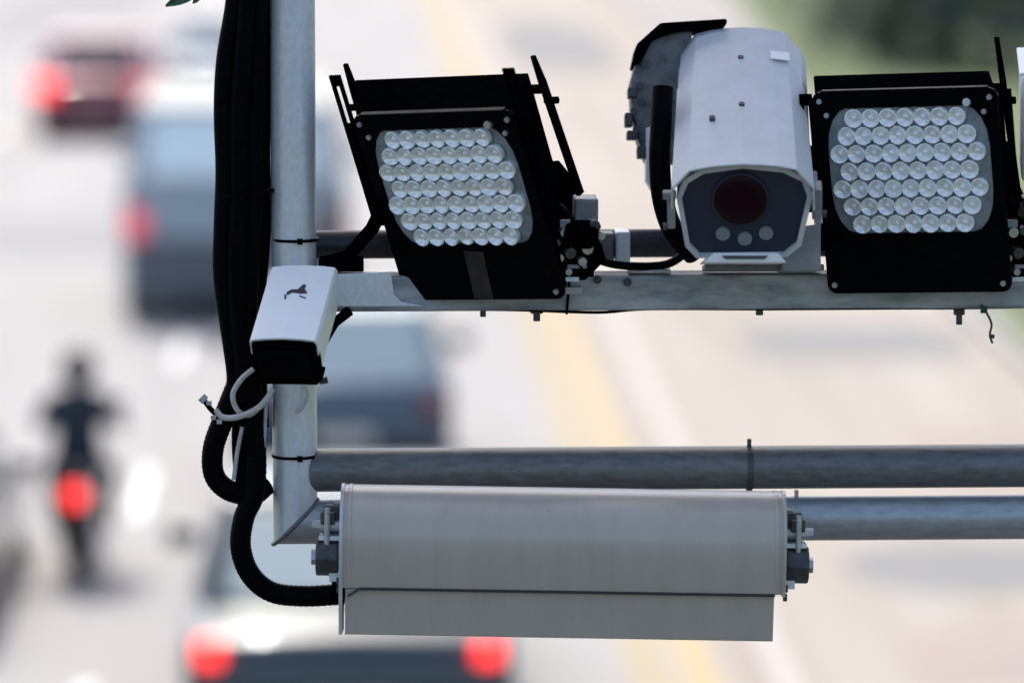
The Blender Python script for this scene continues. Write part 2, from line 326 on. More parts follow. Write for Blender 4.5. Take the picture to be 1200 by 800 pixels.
# ------------------------------------------------------------------ LED lamps
lens_me = None
ROWS = (7, 8, 9, 8, 9, 8, 7)
def illuminator(label, mw, r0, r1, flange, arms, arm_top):
    global lens_me
    t = thing('led_lamp', label, 'lamp', mw, 'black LED flood lamps on the beam')
    W, H, D = .292, .318, .14; lc = .034
    # front plate with an octagonal window cut
    ox, oy = W / 2, H / 2; wx, wy, ch = .1245, .1000, .030
    def rr_(hx, hy, cy, r, ry=None):
        ry = ry or r
        q = []
        for cx_, cy_, a0 in ((hx - r, cy + hy - ry, 0), (-hx + r, cy + hy - ry, 90), (-hx + r, cy - hy + ry, 180), (hx - r, cy - hy + ry, 270)):
            for i in range(5): a = R(a0 + i * 22.5); q.append((cx_ + r * math.cos(a), cy_ + ry * math.sin(a)))
        return q
    outer = rr_(ox, oy, 0, .014); inner = rr_(.1295, .0985, lc, .036, .064)
    b = MB(); rings = []
    for pts, z in ((outer, -.006), (outer, 0), (inner, 0), (inner, -.006)): rings.append([(x, y, z) for x, y in pts])
    b.ring_loft(rings + [rings[0]], False); b.build('front_plate', M['black_sheen'], t)
    b = MB(); b.add([(x * .985, y, -.0045) for x, y in inner], [tuple(range(len(inner)))]); b.build('reflector_tray', M['lens_base'], t)
    fr = [(-ox + .004, -oy + .006, -.0065), (ox - .004, -oy + .006, -.0065), (ox - .004, oy - .002, -.0065), (-ox + .004, oy - .002, -.0065)]
    bk = [(r0, -oy + .02, -D), (r1, -oy + .02, -D), (r1, oy - .002, -D), (r0, oy - .002, -D)]
    b = MB(); b.hexa(fr, bk); b.build('housing', M['black'], t, bevel=.003)
    b = MB(); b.box((0, oy - .001, -.004), (W - .03, .006, .012)); b.build('top_lip', M['black_sheen'], t, bevel=.001)
    for k in range(6):               # cooling fins on the back
        b = MB(); b.box((r0 + .02 + k * (r1 - r0 - .04) / 5, 0, -.150), (.006, H - .05, .024)); b.build('cooling_fin', M['black'], t)
    for sx in (-1, 1):
        b = MB(); ax = r0 - .003 if sx < 0 else r1 + .016; at = oy + arm_top
        fin = [(ax, y, z) for y, z in ((-.05, -.132), (oy - .02, -.132), (at, -.135), (at, -.140), (oy - .02, -.146), (-.05, -.146))]
        fin = [(x + (.012 if sx > 0 else .0) * (oy - y) / .2, y, z) for x, y, z in fin]
        if sx in arms: b.prism(fin, (sx * .007, 0, 0)); b.cyl((ax, oy - .05, -.14), (ax + sx * .022, oy - .05, -.14), .006, 8); b.cyl((ax - sx * .02, -.04, -.14), (ax, -.04, -.14), .01, 8); b.cyl((ax - sx * .02, oy - .03, -.139), (ax, oy - .03, -.139), .008, 8); b.build('yoke_arm', M['black'], t)
        # slotted flange beside the front plate
        b = MB(); x0 = sx * (ox + .001); x1 = sx * (ox + .021); y0, y1 = -.03, oy + flange
        b.box(((x0 + sx * .003), (y0 + y1) / 2, -.004), (.006, y1 - y0, .004)); b.box((x1 - sx * .003, (y0 + y1) / 2, -.004), (.006, y1 - y0, .004))
        b.box(((x0 + x1) / 2, y1 - .008, -.0038), (.0195, .018, .0036)); b.box(((x0 + x1) / 2, (y0 + y1) / 2 - .04, -.0038), (.0195, y1 - y0 - .08, .0036))
        b.build('slotted_flange', M['black'], t)
        for yy in (oy - .014, oy - .036):
            b = MB(); b.cyl((sx * (ox - .012 - .01 * (yy < oy - .02)), yy, 0), (sx * (ox - .012 - .01 * (yy < oy - .02)), yy, .004), .0042, 10); b.build('screw', M['chrome'], t)
        b = MB(); b.cyl((sx * (ox - .012), -oy + .014, 0), (sx * (ox - .012), -oy + .014, .004), .0045, 10); b.build('screw', M['chrome'], t)
        # pivot
        b = MB(); b.cyl((sx * (ox - .006), -.085, -.07), (sx * (ox + .026), -.085, -.07), .022, 20); b.cyl((sx * (ox + .024), -.085, -.07), (sx * (ox + .036), -.085, -.07), .012, 6); b.build('pivot_bolt', M['black'], t)
        b = MB(); b.box((sx * (ox + .004), -.105, -.085), (.006, .07, .04))
        if sx < 0: b.build('side_bracket', M['black'], t, bevel=.002)
    b = MB(); b.cyl((ox - .047, oy - .022, 0), (ox - .047, oy - .020, .007), .0062, 12); b.build('screw', M['chrome'], t)
    b = MB(); b.box((0, -oy + .02, -.085), (W + .02, .03, .07)); b.build('mounting_bar', M['black'], t, bevel=.003)
    b = MB(); b.box((.002, -.116, .0008), (.034, .082, .002), Matrix.Rotation(R(-4), 3, 'Z')); (b.build('painted_sheen', M['sheen_grey'], t) if flange > 0 else None)  # lighter strip painted in for a sheen on the front plate
    # lenses
    if lens_me is None:
        b = MB(); prof = ((.0147, -.006), (.0147, .0015), (.0137, .0022), (.0119, .0002), (.0090, -.0035), (.0060, -.0050), (.0046, -.0022), (.0022, -.0006))
        b.ring_loft([[(math.cos(i * math.pi / 6) * r, math.sin(i * math.pi / 6) * r, z) for i in range(12)] for r, z in prof], True); o = b.build('lens', M['lens'], t, smooth=True)
        lens_me = o.data; bpy.data.objects.remove(o)
    for r in range(7):
        for k in range(ROWS[r]):
            o = bpy.data.objects.new('lens', lens_me); C.objects.link(o); o.parent = t
            o.location = ((k - (ROWS[r] - 1) / 2) * .0271, lc + (3 - r) * .0277, .0025 + .0006 * (k % 2))
            o.rotation_euler = (random.uniform(-.16, .16), random.uniform(-.16, .16), random.uniform(0, 6)); k_ = random.uniform(.97, 1.02); o.scale = (k_, k_, k_)
    return t
lampL = illuminator('black LED lamp with lens panel leaning left, between pole and white camera',
                    frame(537, 243, 6.50, (.84, 0, .54), (-.475, -.475, .739)), -.226, .096, .066, (-1, 1), .026)
lampR = illuminator('black LED lamp with upright lens panel at right edge, right of the white camera',
                    frame(1068, 225, 6.52, (.915, .005, .36), (-.36, -.26, .88)), -.185, .098, -.004, (1,), .050)
# clamp hardware beside each lamp
def hardware(lamp, X):
    inv = lamp.matrix_world.inverted()
    def hp(b, nm, m, **k):
        o = b.build(nm, M[m], None, **k); o.parent = lamp; o.matrix_parent_inverse = inv
    b = MB(); b.box(pl(X + 46, 247, -.05), (.036, .07, .044)); hp(b, 'clamp_block', 'grey_paint' if X < 700 else 'bolt', bevel=.003)
    b = MB(); b.box(pl(X + 36, 288, -.075), (.046, .13, .082)); hp(b, 'clamp_block', 'black', bevel=.003)
    for dx, dy, r, m in ((20, 270, .008, 'chrome'), (26, 294, .009, 'bolt'), (46, 289, .009, 'chrome'), (54, 263, .010, 'bolt'), (32, 268, .007, 'bolt'), (14, 300, .006, 'chrome'), (40, 304, .007, 'chrome'), (24, 316, .0055, 'chrome'), (10, 282, .006, 'bolt'), (62, 274, .006, 'chrome')):
        c = pl(X + dx, dy, -.134); b = MB(); b.cyl(c, c + Vector((.003, -.016, -.002)), r, 8); hp(b, 'bolt', m)
    for dx, dy, w_, h_, m in ((30, 327, .022, .007, 'galv'), (22, 262, .016, .012, 'grey_paint'), (50, 276, .02, .008, 'bolt'), (36, 312, .03, .006, 'grey_paint')):
        b = MB(); b.box(pl(X + dx, dy, -.141), (w_, .010, h_)); hp(b, 'clamp_plate', m, bevel=.001)
    b = MB(); b.tube(spline([pl(X + 54, 262, -.10), pl(X + 59, 288, -.11), pl(X + 54, 314, -.10)], 5), .0055, 10); hp(b, 'clamp_strap', 'black', smooth=True)
    b = MB(); b.box(pl(X - 10, 325, .0), (.05, .09, .03)); hp(b, 'foot_bracket', 'black', bevel=.002)
bpy.context.view_layer.update()
hardware(lampL, 640); hardware(lampR, 1164)
for lamp, X, d in ((lampL, 0, 6.68), (lampR, 521, 6.68)):
    b = MB(); b.prism([F(x + X, y, d) for x, y in ((628, 190), (655, 188), (668, 204), (682, 234), (684, 262), (682, 300), (668, 326), (640, 320))], CM.to_3x3() @ Vector((0, 0, -.03)))
    o = b.build('side_plate', M['black'], bevel=.002); o.parent = lamp; o.matrix_parent_inverse = lamp.matrix_world.inverted()
# left foot of the left lamp: diagonal stay
b = MB(); b.tube([pl(382, 308, -.0), pl(408, 300, -.01), pl(436, 268, -.04), pl(450, 240, -.06)], .011, 10)
o = b.build('stay', M['black'], smooth=True); o.parent = lampL; o.matrix_parent_inverse = lampL.matrix_world.inverted()
b = MB(); b.box(pl(400, 309, .02), (.07, .1, .014)); o = b.build('foot_plate', M['black'], bevel=.002); o.parent = lampL; o.matrix_parent_inverse = lampL.matrix_world.inverted()

# ------------------------------------------------------------------ traffic camera
mw = frame(871, 246, 6.40, (.998, .012, .05), (-.03, -.515, .857))
tc = thing('traffic_camera', 'large white traffic camera with sunshield and maroon lens between the two black lamps', 'camera', mw)
gl = [(-.066, -.074), (.060, -.074), (.080, -.056), (.096, .024), (.088, .050), (.060, .066), (.0, .074), (-.058, .066), (-.082, .050), (-.092, .024), (-.081, -.055)]
def ofs(pts, k): return [(x * k, y * k) for x, y in pts]
b = MB(); b.ring_loft([[(x, y, z) for x, y in ofs(gl, k)] for k, z in ((1.075, -.42), (1.075, -.02), (1.085, .004), (1.0, .006), (1.0, -.006))], True)
b.build('housing', M['white'], tc, smooth=True)
b = MB(); b.add([(x, y, -.002) for x, y in ofs(gl, 1.0)], [tuple(range(len(gl)))]); b.build('front_window', M['face'], tc)
b = MB(); b.ring_loft([[(-.004 + math.cos(i * math.pi / 16) * r * 1.0, .019 + math.sin(i * math.pi / 16) * r * 1.05, z) for i in range(32)] for r, z in ((.043, -.003), (.043, .003), (.040, .004))], True); b.build('lens_ring', M['face'], tc, smooth=True)
b = MB(); b.ring_loft([[(-.004 + math.cos(i * math.pi / 16) * r, .019 + math.sin(i * math.pi / 16) * r * 1.05, z) for i in range(32)] for r, z in ((.040, .004), (.038, .006), (.024, .011), (.008, .013))], True); b.build('lens', M['maroon'], tc, smooth=True)
for x, y in ((-.031, -.040), (.002, -.049), (.034, -.040)):
    b = MB(); b.cyl((x, y, -.003), (x, y, .003), .0108, 18); b.build('sensor', M['led'], tc, smooth=False)
# sunshield: a folded sheet with an arched front
def shield(z0, z1, k0, k1, lift, name, front=False):
    sec = [(-.108, .016), (-.107, .050), (-.080, .0805), (-.054, .0862), (-.027, .0892), (0, .0905), (.027, .0892), (.054, .0862), (.080, .0805), (.106, .048), (.107, .010)]
    b = MB(); R_ = []
    for z, k in ((z0, k0), (z1, k1)):
        o_ = [(x * k, y + lift, z) for x, y in sec]; i_ = [(x * k * .975, (y - .003) + lift, z) for x, y in reversed(sec)]
        R_.append(o_ + i_)
    b.ring_loft(R_, True); return b.build(name, M['white'], tc, bevel=.0012)

b = MB(); b.box((.061, .0845, -.338), (.030, .0015, .026), Matrix.Rotation(R(-8), 3, 'Z')); b.build('painted_glint', mat('glint_white', (.85, .85, .86), .4), tc)  # white slip painted in for a sun glint on the shield
shield(-.30, .022, .93, 1.0, 0, 'sunshield'); shield(-.435, -.285, .875, .925, -.004, 'rear_sunshield')
for x, z in ((0.0, -.165), (-.045, -.123), (.0, -.33)):
    b = MB(); b.cyl((x, .086 if z > -.3 else .083, z), (x, .094 if z > -.3 else .089, z), .0045, 10); b.build('screw', M['bolt'], tc)
# side trim: small hinges and latches on both flanks
for x, y, z, d in ((-.108, -.005, -.012, (.012, .05, .03)), (.112, .004, -.012, (.012, .06, .03)), (-.110, .030, .004, (.020, .012, .012)), (.108, -.004, -.05, (.010, .03, .1))):
    b = MB(); b.box((x, y, z), d); b.build('latch', M['grey_paint'], tc, bevel=.002)
for x, y, z in ((-.115, -.03, -.006), (.119, -.012, -.006)):
    b = MB(); b.cyl((x, y, z), (x + (.006 if x > 0 else -.006), y, z), .006, 8); b.build('screw', M['bolt'], tc)
inv_tc = mw.inverted()
def tpart(b, nm, m, **k):
    o = b.build(nm, M[m], None, **k); o.parent = tc; o.matrix_parent_inverse = inv_tc; return o
# grey side box and black rear cover (behind, on the left)
view = CM.to_3x3() @ Vector((0, 0, -1))
def slab(pts, d, th): b = MB(); b.prism([F(x, y, d) for x, y in pts], view * th); return b
tpart(slab([(739, 95), (748, 62), (770, 40), (812, 36), (800, 105), (795, 190), (783, 190), (770, 175), (758, 190), (748, 165), (740, 130)], 6.74, .13), 'side_box', 'box_side', bevel=.004)
tpart(slab([(741, 76), (746, 52), (774, 27), (852, 22), (852, 29), (790, 37), (764, 48), (751, 74)], 6.72, .17), 'rear_cover', 'black', bevel=.003)
for x, y in ((755, 75), (752, 120), (743, 130), (746, 152), (750, 100)):
    c = F(x, y, 6.738); b = MB(); b.cyl(c, c - view * .006, .006, 8); tpart(b, 'screw', 'bolt')
for x, y, w_, h_ in ((741, 108, 10, 12), (737, 140, 9, 16), (741, 158, 12, 10), (752, 178, 10, 14)):
    tpart(slab([(x - w_ / 2, y - h_ / 2), (x + w_ / 2, y - h_ / 2), (x + w_ / 2, y + h_ / 2), (x - w_ / 2, y + h_ / 2)], 6.725, .06), 'latch', 'bolt', bevel=.002)
tpart(slab([(757, 150), (764, 148), (764, 222), (757, 210)], 6.725, .08), 'side_plate', 'shade_white', bevel=.001)
b = MB(); b.tube(spline([F(777, 103, 6.57), F(775, 140, 6.56), F(773, 190, 6.55), F(777, 235, 6.55), F(790, 272, 6.56), F(812, 298, 6.60)], 8), [.0165] * 41, 14)
tag(b.build('cable', M['rubber'], smooth=True), 'thick black cable hanging down the left side of the large white camera', 'cable')
# foot and bracket
tpart(slab([(836, 296), (912, 296), (922, 308), (824, 308)], 6.42, .14), 'foot', 'shade_white', bevel=.002)
tpart(slab([(846, 299.5), (900, 299.5), (896, 303.5), (850, 303.5)], 6.4165, .004), 'foot_slot', 'bolt')
tpart(slab([(922, 268), (962, 262), (962, 318), (916, 318)], 6.52, .12), 'bracket', 'grey_paint', bevel=.003)
tpart(slab([(826, 309.5), (966, 309.5), (966, 317), (826, 317)], 6.56, .1), 'mounting_plate', 'galv_dark', bevel=.002)
b = MB(); b.cyl(F(872, 280, 6.64), F(872, 311, 6.64), .03, 20); tpart(b, 'swivel', 'grey_paint', smooth=True)

for pts, lb in (([F(804, 297, 6.60), F(780, 310, 6.63), F(742, 312, 6.62), F(712, 308, 6.61), F(694, 300, 6.62)], 'black cable lying on the beam from the large camera to the left lamp'),
                ([F(648, 238, 6.56), F(664, 252, 6.53), F(676, 282, 6.55), F(694, 304, 6.6), F(688, 318, 6.62)], 'thin black cable drooping behind the bolts on the right of the left lamp')):
    b = MB(); b.tube(spline(pts, 6), .0065, 10); tag(b.build('cable', M['rubber'], smooth=True), lb, 'cable')

# ------------------------------------------------------------------ small bullet camera on the pole
mw = frame(334.5, 419, 6.42, (.985, -.015, .16), (-.17, -.62, .77))
bc = thing('bullet_camera', 'small white box camera with black front, clamped on the pole', 'camera', mw)
wd, ht, L = .104, .085, .182
sec = [(-.052, .006), (-.052, .028), (-.049, .033), (-.03, .0355), (0, .037), (.03, .0355), (.049, .033), (.052, .028), (.052, .006)]
b = MB(); o_ = [[(x, y, z) for x, y in sec] + [(x * .95, y - .004 if y > 0 else y, z) for x, y in reversed(sec)] for z in (-L, -.001)]
b.ring_loft(o_, True); b.build('sunshield', M['shade_white'], bc, bevel=.0012)
b = MB(); b.box((0, -.006, -L / 2 - .004), (.094, .072, L - .012)); b.build('housing', M['shade_white'], bc, bevel=.006, seg=3)
b = MB(); b.box((0, -.008, -.010), (.0965, .0765, .040)); b.build('front_bezel', M['black'], bc, bevel=.005, seg=3)
b = MB(); b.box((0, -.004, .0105), (.08, .052, .004)); b.build('front_window', M['black_sheen'], bc, bevel=.001)
b = MB(); b.cyl((0, -.004, .012), (0, -.004, .015), .015, 24); b.build('lens', M['black_sheen'], bc)
b = MB(); b.box((0, -.046, -.02), (.1, .006, .03)); b.build('lower_lip', M['black'], bc, bevel=.001)
def flat(pts, y=.0378): b = MB(); b.prism([(x, y, z) for x, z in pts], (0, -.002, 0)); return b     # printed mark on the top
b = flat([(.002, -.120), (.009, -.133), (.013, -.131), (.012, -.122), (.018, -.112), (.008, -.110), (-.006, -.112), (-.012, -.106), (-.014, -.112), (-.008, -.119)])
b.build('printed_mark', M['mark'], bc)
b = flat([(-.016, -.106), (-.014, -.108), (-.012, -.098), (-.0145, -.096)]); b.build('printed_mark', M['mark'], bc)
b = flat([(.008, -.105), (.018, -.100), (.0175, -.0985), (.007, -.1035)]); b.build('printed_mark', M['mark'], bc)
def bpart(b, nm, m, **k):
    o = b.build(nm, M[m], None, **k); o.parent = bc; o.matrix_parent_inverse = mw.inverted(); return o
b = MB(); b.box(pl(349, 385, -.045), (.05, .06, .05)); bpart(b, 'mount', 'black', bevel=.003)
b = MB(); b.tube([pl(380, 398, -.05), pl(392, 378, -.04), pl(410, 364, -.03)], .008, 10); bpart(b, 'mount_arm', 'black', smooth=True)
b = MB(); b.cyl(pl(384, 445, -.09), pl(374, 447, -.09), .005, 8); bpart(b, 'screw', 'bolt')

# ------------------------------------------------------------------ long grey sensor box
mw = frame(659, 657, 6.50, (1, -.0165, .0), (0, -.05, 1))
bx = thing('sensor_box', 'long grey sealed metal box with rounded front hung on the lower pipe', 'sensor box', mw)
s = SC * .985; HL = 254 * s
def upsec(k=1.0):                   # side section: y up, z to the viewer
    pts = []
    for i in range(11):
        a = i / 10 * math.pi / 2
        pts.append((.108 - .062 * (1 - math.cos(a)) , -.02 + .062 * math.sin(a)))
    pts = [(.108 - .05 * (1 - math.cos(i / 10 * math.pi / 2)), -.03 + .07 * math.sin(i / 10 * math.pi / 2)) for i in range(11)]
    pts = [(.108 - .075 * (1 - math.cos(i / 10 * math.pi / 2)), -.03 + .074 * math.sin(i / 10 * math.pi / 2)) for i in range(11)]
    pts += [(.010, .0425), (-.018, .038), (-.043, .031), (-.043, -.06), (.095, -.06), (.108, -.05)]
    return pts
b = MB(); b.ring_loft([[(x, y, z) for y, z in upsec()] for x in (-HL, HL)], True); b.build('upper_cover', M['box_paint'], bx, smooth=True)
low = [(-.0445, .026), (-.115, .012), (-.1165, .010), (-.1165, -.055), (-.0445, -.055)]
b = MB(); b.ring_loft([[(x, y, z) for y, z in low] for x in (-HL + .004, HL - .011)], True); b.build('lower_flap', M['box_paint'], bx, bevel=.001)
b = MB(); b.prism([(-HL + .026, -.0418, .0325), (HL - .01, -.0418, .0325), (HL - .01, -.0462, .0325), (-HL + .026, -.0462, .0325)], (0, 0, -.006)); b.build('seam', M['seam'], bx)
b = MB(); b.prism([(-HL + .028, -.0418, .0327), (-HL + .026, -.0462, .0327), (-HL + .008, -.0575, .029), (-HL + .008, -.0545, .029)], (0, 0, -.008)); b.build('seam', M['seam'], bx)
for sx in (-1, 1):
    e = [(y * 1.02 + .001, z + .004) for y, z in upsec()[:14]] + ([(-.1165, .015), (-.1165, -.06), (.108, -.06)] if sx < 0 else [(-.046, .035), (-.046, -.06), (.108, -.06)])
    b = MB(); b.prism([(sx * HL, y, z) for y, z in e], (sx * .0055, 0, 0)); b.build('end_plate', M['box_rim'] if sx < 0 else M['box_paint'], bx, bevel=.001)
    b = MB(); b.prism([(sx * (HL - .012), y * 1.006 + .0006, z + .0012) for y, z in upsec()], (sx * .006, 0, 0)); b.build('edge_fold', M['box_paint'], bx, bevel=.0008)
    for y, z in ((-.035, .015), (-.05, .0)):
        b = MB(); b.cyl((sx * (HL + .004), y, z), (sx * (HL + .010), y, z), .006, 8); b.build('screw', M['bolt'], bx)
    # clamp to the lower pipe
    b = MB(); b.box((sx * (HL + .012), .045, -.06), (.014, .07, .05)); b.build('clamp_plate', M['galv_dark'], bx, bevel=.002)
    b = MB(); b.cyl((sx * (HL + .008), -.002, -.02), (sx * (HL + .043), -.002, -.02), .029, 8); b.build('clamp_knob', M['bolt'], bx, bevel=.003)
    b = MB(); b.box((sx * (HL + .02), .052, -.045), (.026, .05, .03)); b.build('clamp_block', M['bolt'], bx, bevel=.003)
    b = MB(); b.cyl((sx * (HL + .043), -.002, -.02), (sx * (HL + .05), -.002, -.02), .012, 6); b.build('clamp_bolt', M['chrome'], bx)
    b = MB(); b.cyl((sx * (HL + .008), .045, -.03), (sx * (HL + .05), .045, -.03), .009, 12); b.build('clamp_bolt', M['chrome'], bx)
    b = MB(); b.box((sx * (HL + .022), .028, -.03), (.034, .007, .05)); b.build('clamp_plate', M['galv'], bx, bevel=.001)
    b = MB(); b.box((sx * (HL + .026), .058, -.035), (.022, .018, .04)); b.build('clamp_block', M['bolt'], bx, bevel=.002)
    b = MB(); b.cyl((sx * (HL + .026), .012, -.005), (sx * (HL + .026), .075, -.005), .0045, 10); b.build('clamp_bolt', M['chrome'], bx)
    b = MB(); b.box((sx * (HL + .014), -.028, -.03), (.016, .02, .05)); b.build('clamp_plate', M['galv'], bx, bevel=.001)
b = MB(); b.cyl((-HL - .018, -.055, -.015), (-HL + .002, -.055, -.015), .0185, 16); b.build('cable_gland', M['black'], bx)

# ------------------------------------------------------------------ black cables left of the pole
def cable(pts, r, label, m='rubber', cat='cable', group=None, ribs=False, n=8):
    q = spline(pts, n); rr = r
    if ribs: q = spline(pts, 26); rr = [r * (1 + .014 * (1 if i % 4 < 2 else -1)) for i in range(len(q))]
    b = MB(); b.tube(q, rr, 14)
    return tag(b.build('cable', M[m], smooth=True), label, cat, group)
bund = 'black cables strapped in a bundle along the left of the pole'
labs = ['outermost black cable of the bundle, farthest left from the pole', 'black cable second from the left at the front of the bundle',
  'black cable running down the middle front of the bundle', 'thin black cable of the bundle lying right against the pole', 'thickest black cable tucked behind the others in the bundle']
top_y = -700
sets = [
  [(272, top_y), (276, 0), (265, 70), (262, 130), (264, 200), (262, 260), (261, 320), (268, 375), (276, 430), (277, 452)],
  [(288, top_y), (290, 0), (283, 90), (280, 150), (281, 230), (277, 300), (279, 360), (285, 420), (290, 470)],
  [(303, top_y), (304, 0), (301, 90), (298, 160), (298, 240), (294, 300), (292, 370), (296, 430), (298, 480)],
  [(312, top_y), (311, 0), (309, 100), (308, 180), (309, 260), (306, 310), (300, 370), (303, 430), (307, 500)],
  [(282, top_y), (284, 0), (274, 100), (271, 180), (272, 250), (270, 320), (274, 380), (284, 440), (286, 480)]]
for k, s_ in enumerate(sets):
    s_[1:1] = [(s_[1][0] + 1, -300), (s_[1][0] + 1, -120), (s_[1][0], -50)]
    dy = (-.02, -.034, -.022, .01, .012)[k]
    cable([pl(x, y, dy) for x, y in s_], (.0155, .0145, .0135, .012, .0165)[k], labs[k], group=bund)
cable([pl(277, 452, -.02), pl(262, 490, -.02), pl(250, 525, -.02), pl(251, 556, -.02), pl(268, 574, -.02), pl(296, 579, -.015), pl(312, 568, .0)], .0168,
      'black ribbed hose bending left in a hook beside the pole foot', ribs=True)
cable([pl(296, 470, -.03), pl(300, 540, -.032), pl(297, 580, -.034), pl(286, 606, -.036), pl(282, 640, -.04), pl(293, 672, -.045), pl(318, 693, -.05), pl(355, 698, -.055), pl(399, 696, -.06)], .0165,
      'black ribbed hose curling under the pole into the grey box', ribs=True)
cable([pl(283, 470, -.01), pl(281, 520, -.012), pl(286, 565, -.012), pl(300, 578, -.01)], .013, 'black flat cable hanging straight between the two hose loops')
cable([pl(284, 500, -.034), pl(278, 530, -.036), pl(274, 562, -.036)], .0035, 'pale grey wire inside the hose hook, left of the pole', 'wire_grey', 'wire')
cable([pl(312, 468, -.036), pl(309, 520, -.036), pl(303, 556, -.036)], .003, 'pale grey wire close to the pole below the small camera', 'wire_grey', 'wire')
cable([pl(297, 432, -.06), pl(283, 444, -.062), pl(273, 462, -.064), pl(278, 480, -.062), pl(292, 486, -.058), pl(308, 472, -.058), pl(320, 456, -.05)], .0042,
      'white cable looping below the small camera over the black bundle', 'tie', 'cable')
cable([pl(318, 462, -.06), pl(302, 478, -.066), pl(280, 488, -.066), pl(262, 489, -.06), pl(252, 480, -.056)], .0048, 'white tie pulled round the black cables with its end loose', 'tie', 'cable tie')
cable([pl(252, 484, -.056), pl(246, 478, -.057), pl(238, 467, -.058)], .0042, 'short dark wire stub sticking out left of the white tie', 'rubber', 'wire')
b = MB(); c = pl(238, 467, -.058); b.cyl(c + Vector((-.003, 0, .003)), c + Vector((.003, 0, -.003)), .007, 10)
for x, y in ((245, 472), (250, 489), (257, 494)): b.box(pl(x, y, -.06), (.008, .007, .006))
tag(b.build('wire_connector', M['wire_grey']), 'small grey connector on the wire stub left of the cable bundle', 'connector')
cable([pl(358, 452, -.04), pl(360, 464, -.043), pl(354, 478, -.043), pl(346, 483, -.042)], .0028, 'tan wire curling on the pole just below the small camera', 'tie', 'wire')
for yy, rr in ((225, 34), (448, 24)):
    c = pl(288 if yy < 300 else 290, yy, -.008); b = MB(); n = 20
    b.ring_loft([[(c.x + math.cos(i * .314159) * rr * SC * 1.02, c.y + math.sin(i * .314159) * .046, c.z + dz + .004 * math.cos(i * .314159)) for i in range(n)] for dz in (-.0025, .0025)], True)
    tag(b.build('cable_tie', M['rubber']), 'black tie round the cable bundle at the height of the left lamp' if yy < 300 else 'black tie round the lower cables beside the small camera front', 'cable tie')

# ------------------------------------------------------------------ white camera cut by the right edge
mw = frame(1240, 152, 6.45, (.995, 0, .10), (-.10, -.22, .97))
ec = thing('edge_camera', 'white camera housing cut off by the right edge beside the right lamp', 'camera', mw)
b = MB(); b.box((0, 0, -.11), (.110, .165, .22)); b.build('housing', M['shade_white'], ec, bevel=.01, seg=3)
b = MB(); b.box((0, .088, -.10), (.118, .006, .25)); b.build('sunshield', M['shade_white'], ec, bevel=.002)
b = MB(); b.box((0, 0, .001), (.092, .14, .008)); b.build('front_window', M['face'], ec, bevel=.002)
b = MB(); b.cyl((0, 0, .002), (0, 0, .012), .03, 24); b.build('lens', M['black_sheen'], ec)
b = MB(); b.box((.0, -.12, -.15), (.05, .1, .05)); b.build('mount', M['black'], ec, bevel=.003)
o = MB().box(pl(1236, 300, .01), (.07, .06, .09)).build('mount', M['black'], bevel=.003); o.parent = ec; o.matrix_parent_inverse = mw.inverted()

# leaf sprig caught on the cables above the frame, its tip in view
b = MB(); b.tube(spline([pl(283, -60, -.05), pl(262, -48, -.06), pl(244, -22, -.07), pl(232, -8, -.075)], 5), .002, 6)
sp = thing('leaf_sprig', 'green leaf tip hanging at the top edge left of the cables', 'leaf', Matrix.Translation(pl(283, -60, -.05)))
o = b.build('stem', M['stem'], smooth=True); o.parent = sp; o.matrix_parent_inverse = Matrix.Translation(-pl(283, -60, -.05))
for (x0, y0), (x1, y1), wd in (((240, -14), (194, 5), 10), ((236, -6), (226, 2), 5), ((250, -30), (205, -34), 12)):
    a, e = pl(x0, y0, -.075), pl(x1, y1, -.085); d = e - a; sd_ = d.cross(Vector((0, 1, 0))).normalized()
    rings = []
    for k in range(7):
        t = k / 6; wv = math.sin(math.pi * min(.98, t * .9 + .05)) * wd * SC / 1.4
        c = a + d * t + Vector((0, -.004 * math.sin(math.pi * t), -.003 * t * t))
        rings.append([c - sd_ * wv + Vector((0, -.003, 0)), c, c + sd_ * wv + Vector((0, -.003, 0)), c + Vector((0, .0008, 0))])
    b = MB(); b.ring_loft(rings, True); o = b.build('leaf', M['leaf'], smooth=True); o.parent = sp; o.matrix_parent_inverse = Matrix.Translation(-pl(283, -60, -.05))

# ------------------------------------------------------------------ vehicles
M['tyre'] = mat('tyre_rubber', (.02, .02, .02), .8)
M['rim'] = mat('wheel_metal', (.35, .36, .37), .35, .7)
M['glass'] = mat('dark_car_glass', (.02, .03, .035), .06, 0, coat=.3)
M['trim'] = mat('black_trim', (.02, .021, .023), .5)
M['glass_sky'] = mat('sky_pale_glass', (.66, .70, .62), .24, .55)  # pale base colour holds part of the sky reflection
M['grey_trim'] = mat('grey_bumper_plastic', (.10, .115, .135), .6)
M['tail_red'] = mat('pinkish_red_tail_lamp', (.5, .06, .08), .3, emit=(1, .10, .14), estr=.3)
M['plate'] = mat('number_plate', (.55, .55, .5), .5)
M['tail'] = mat('lit_red_tail_lamp', (.5, .02, .02), .3, emit=(1, .035, .03), estr=1.35)
M['tail_dim'] = mat('red_tail_lamp', (.16, .012, .018), .4)
def paint(name, c, metal=.3): return mat(name, c, .3, metal, coat=.8)
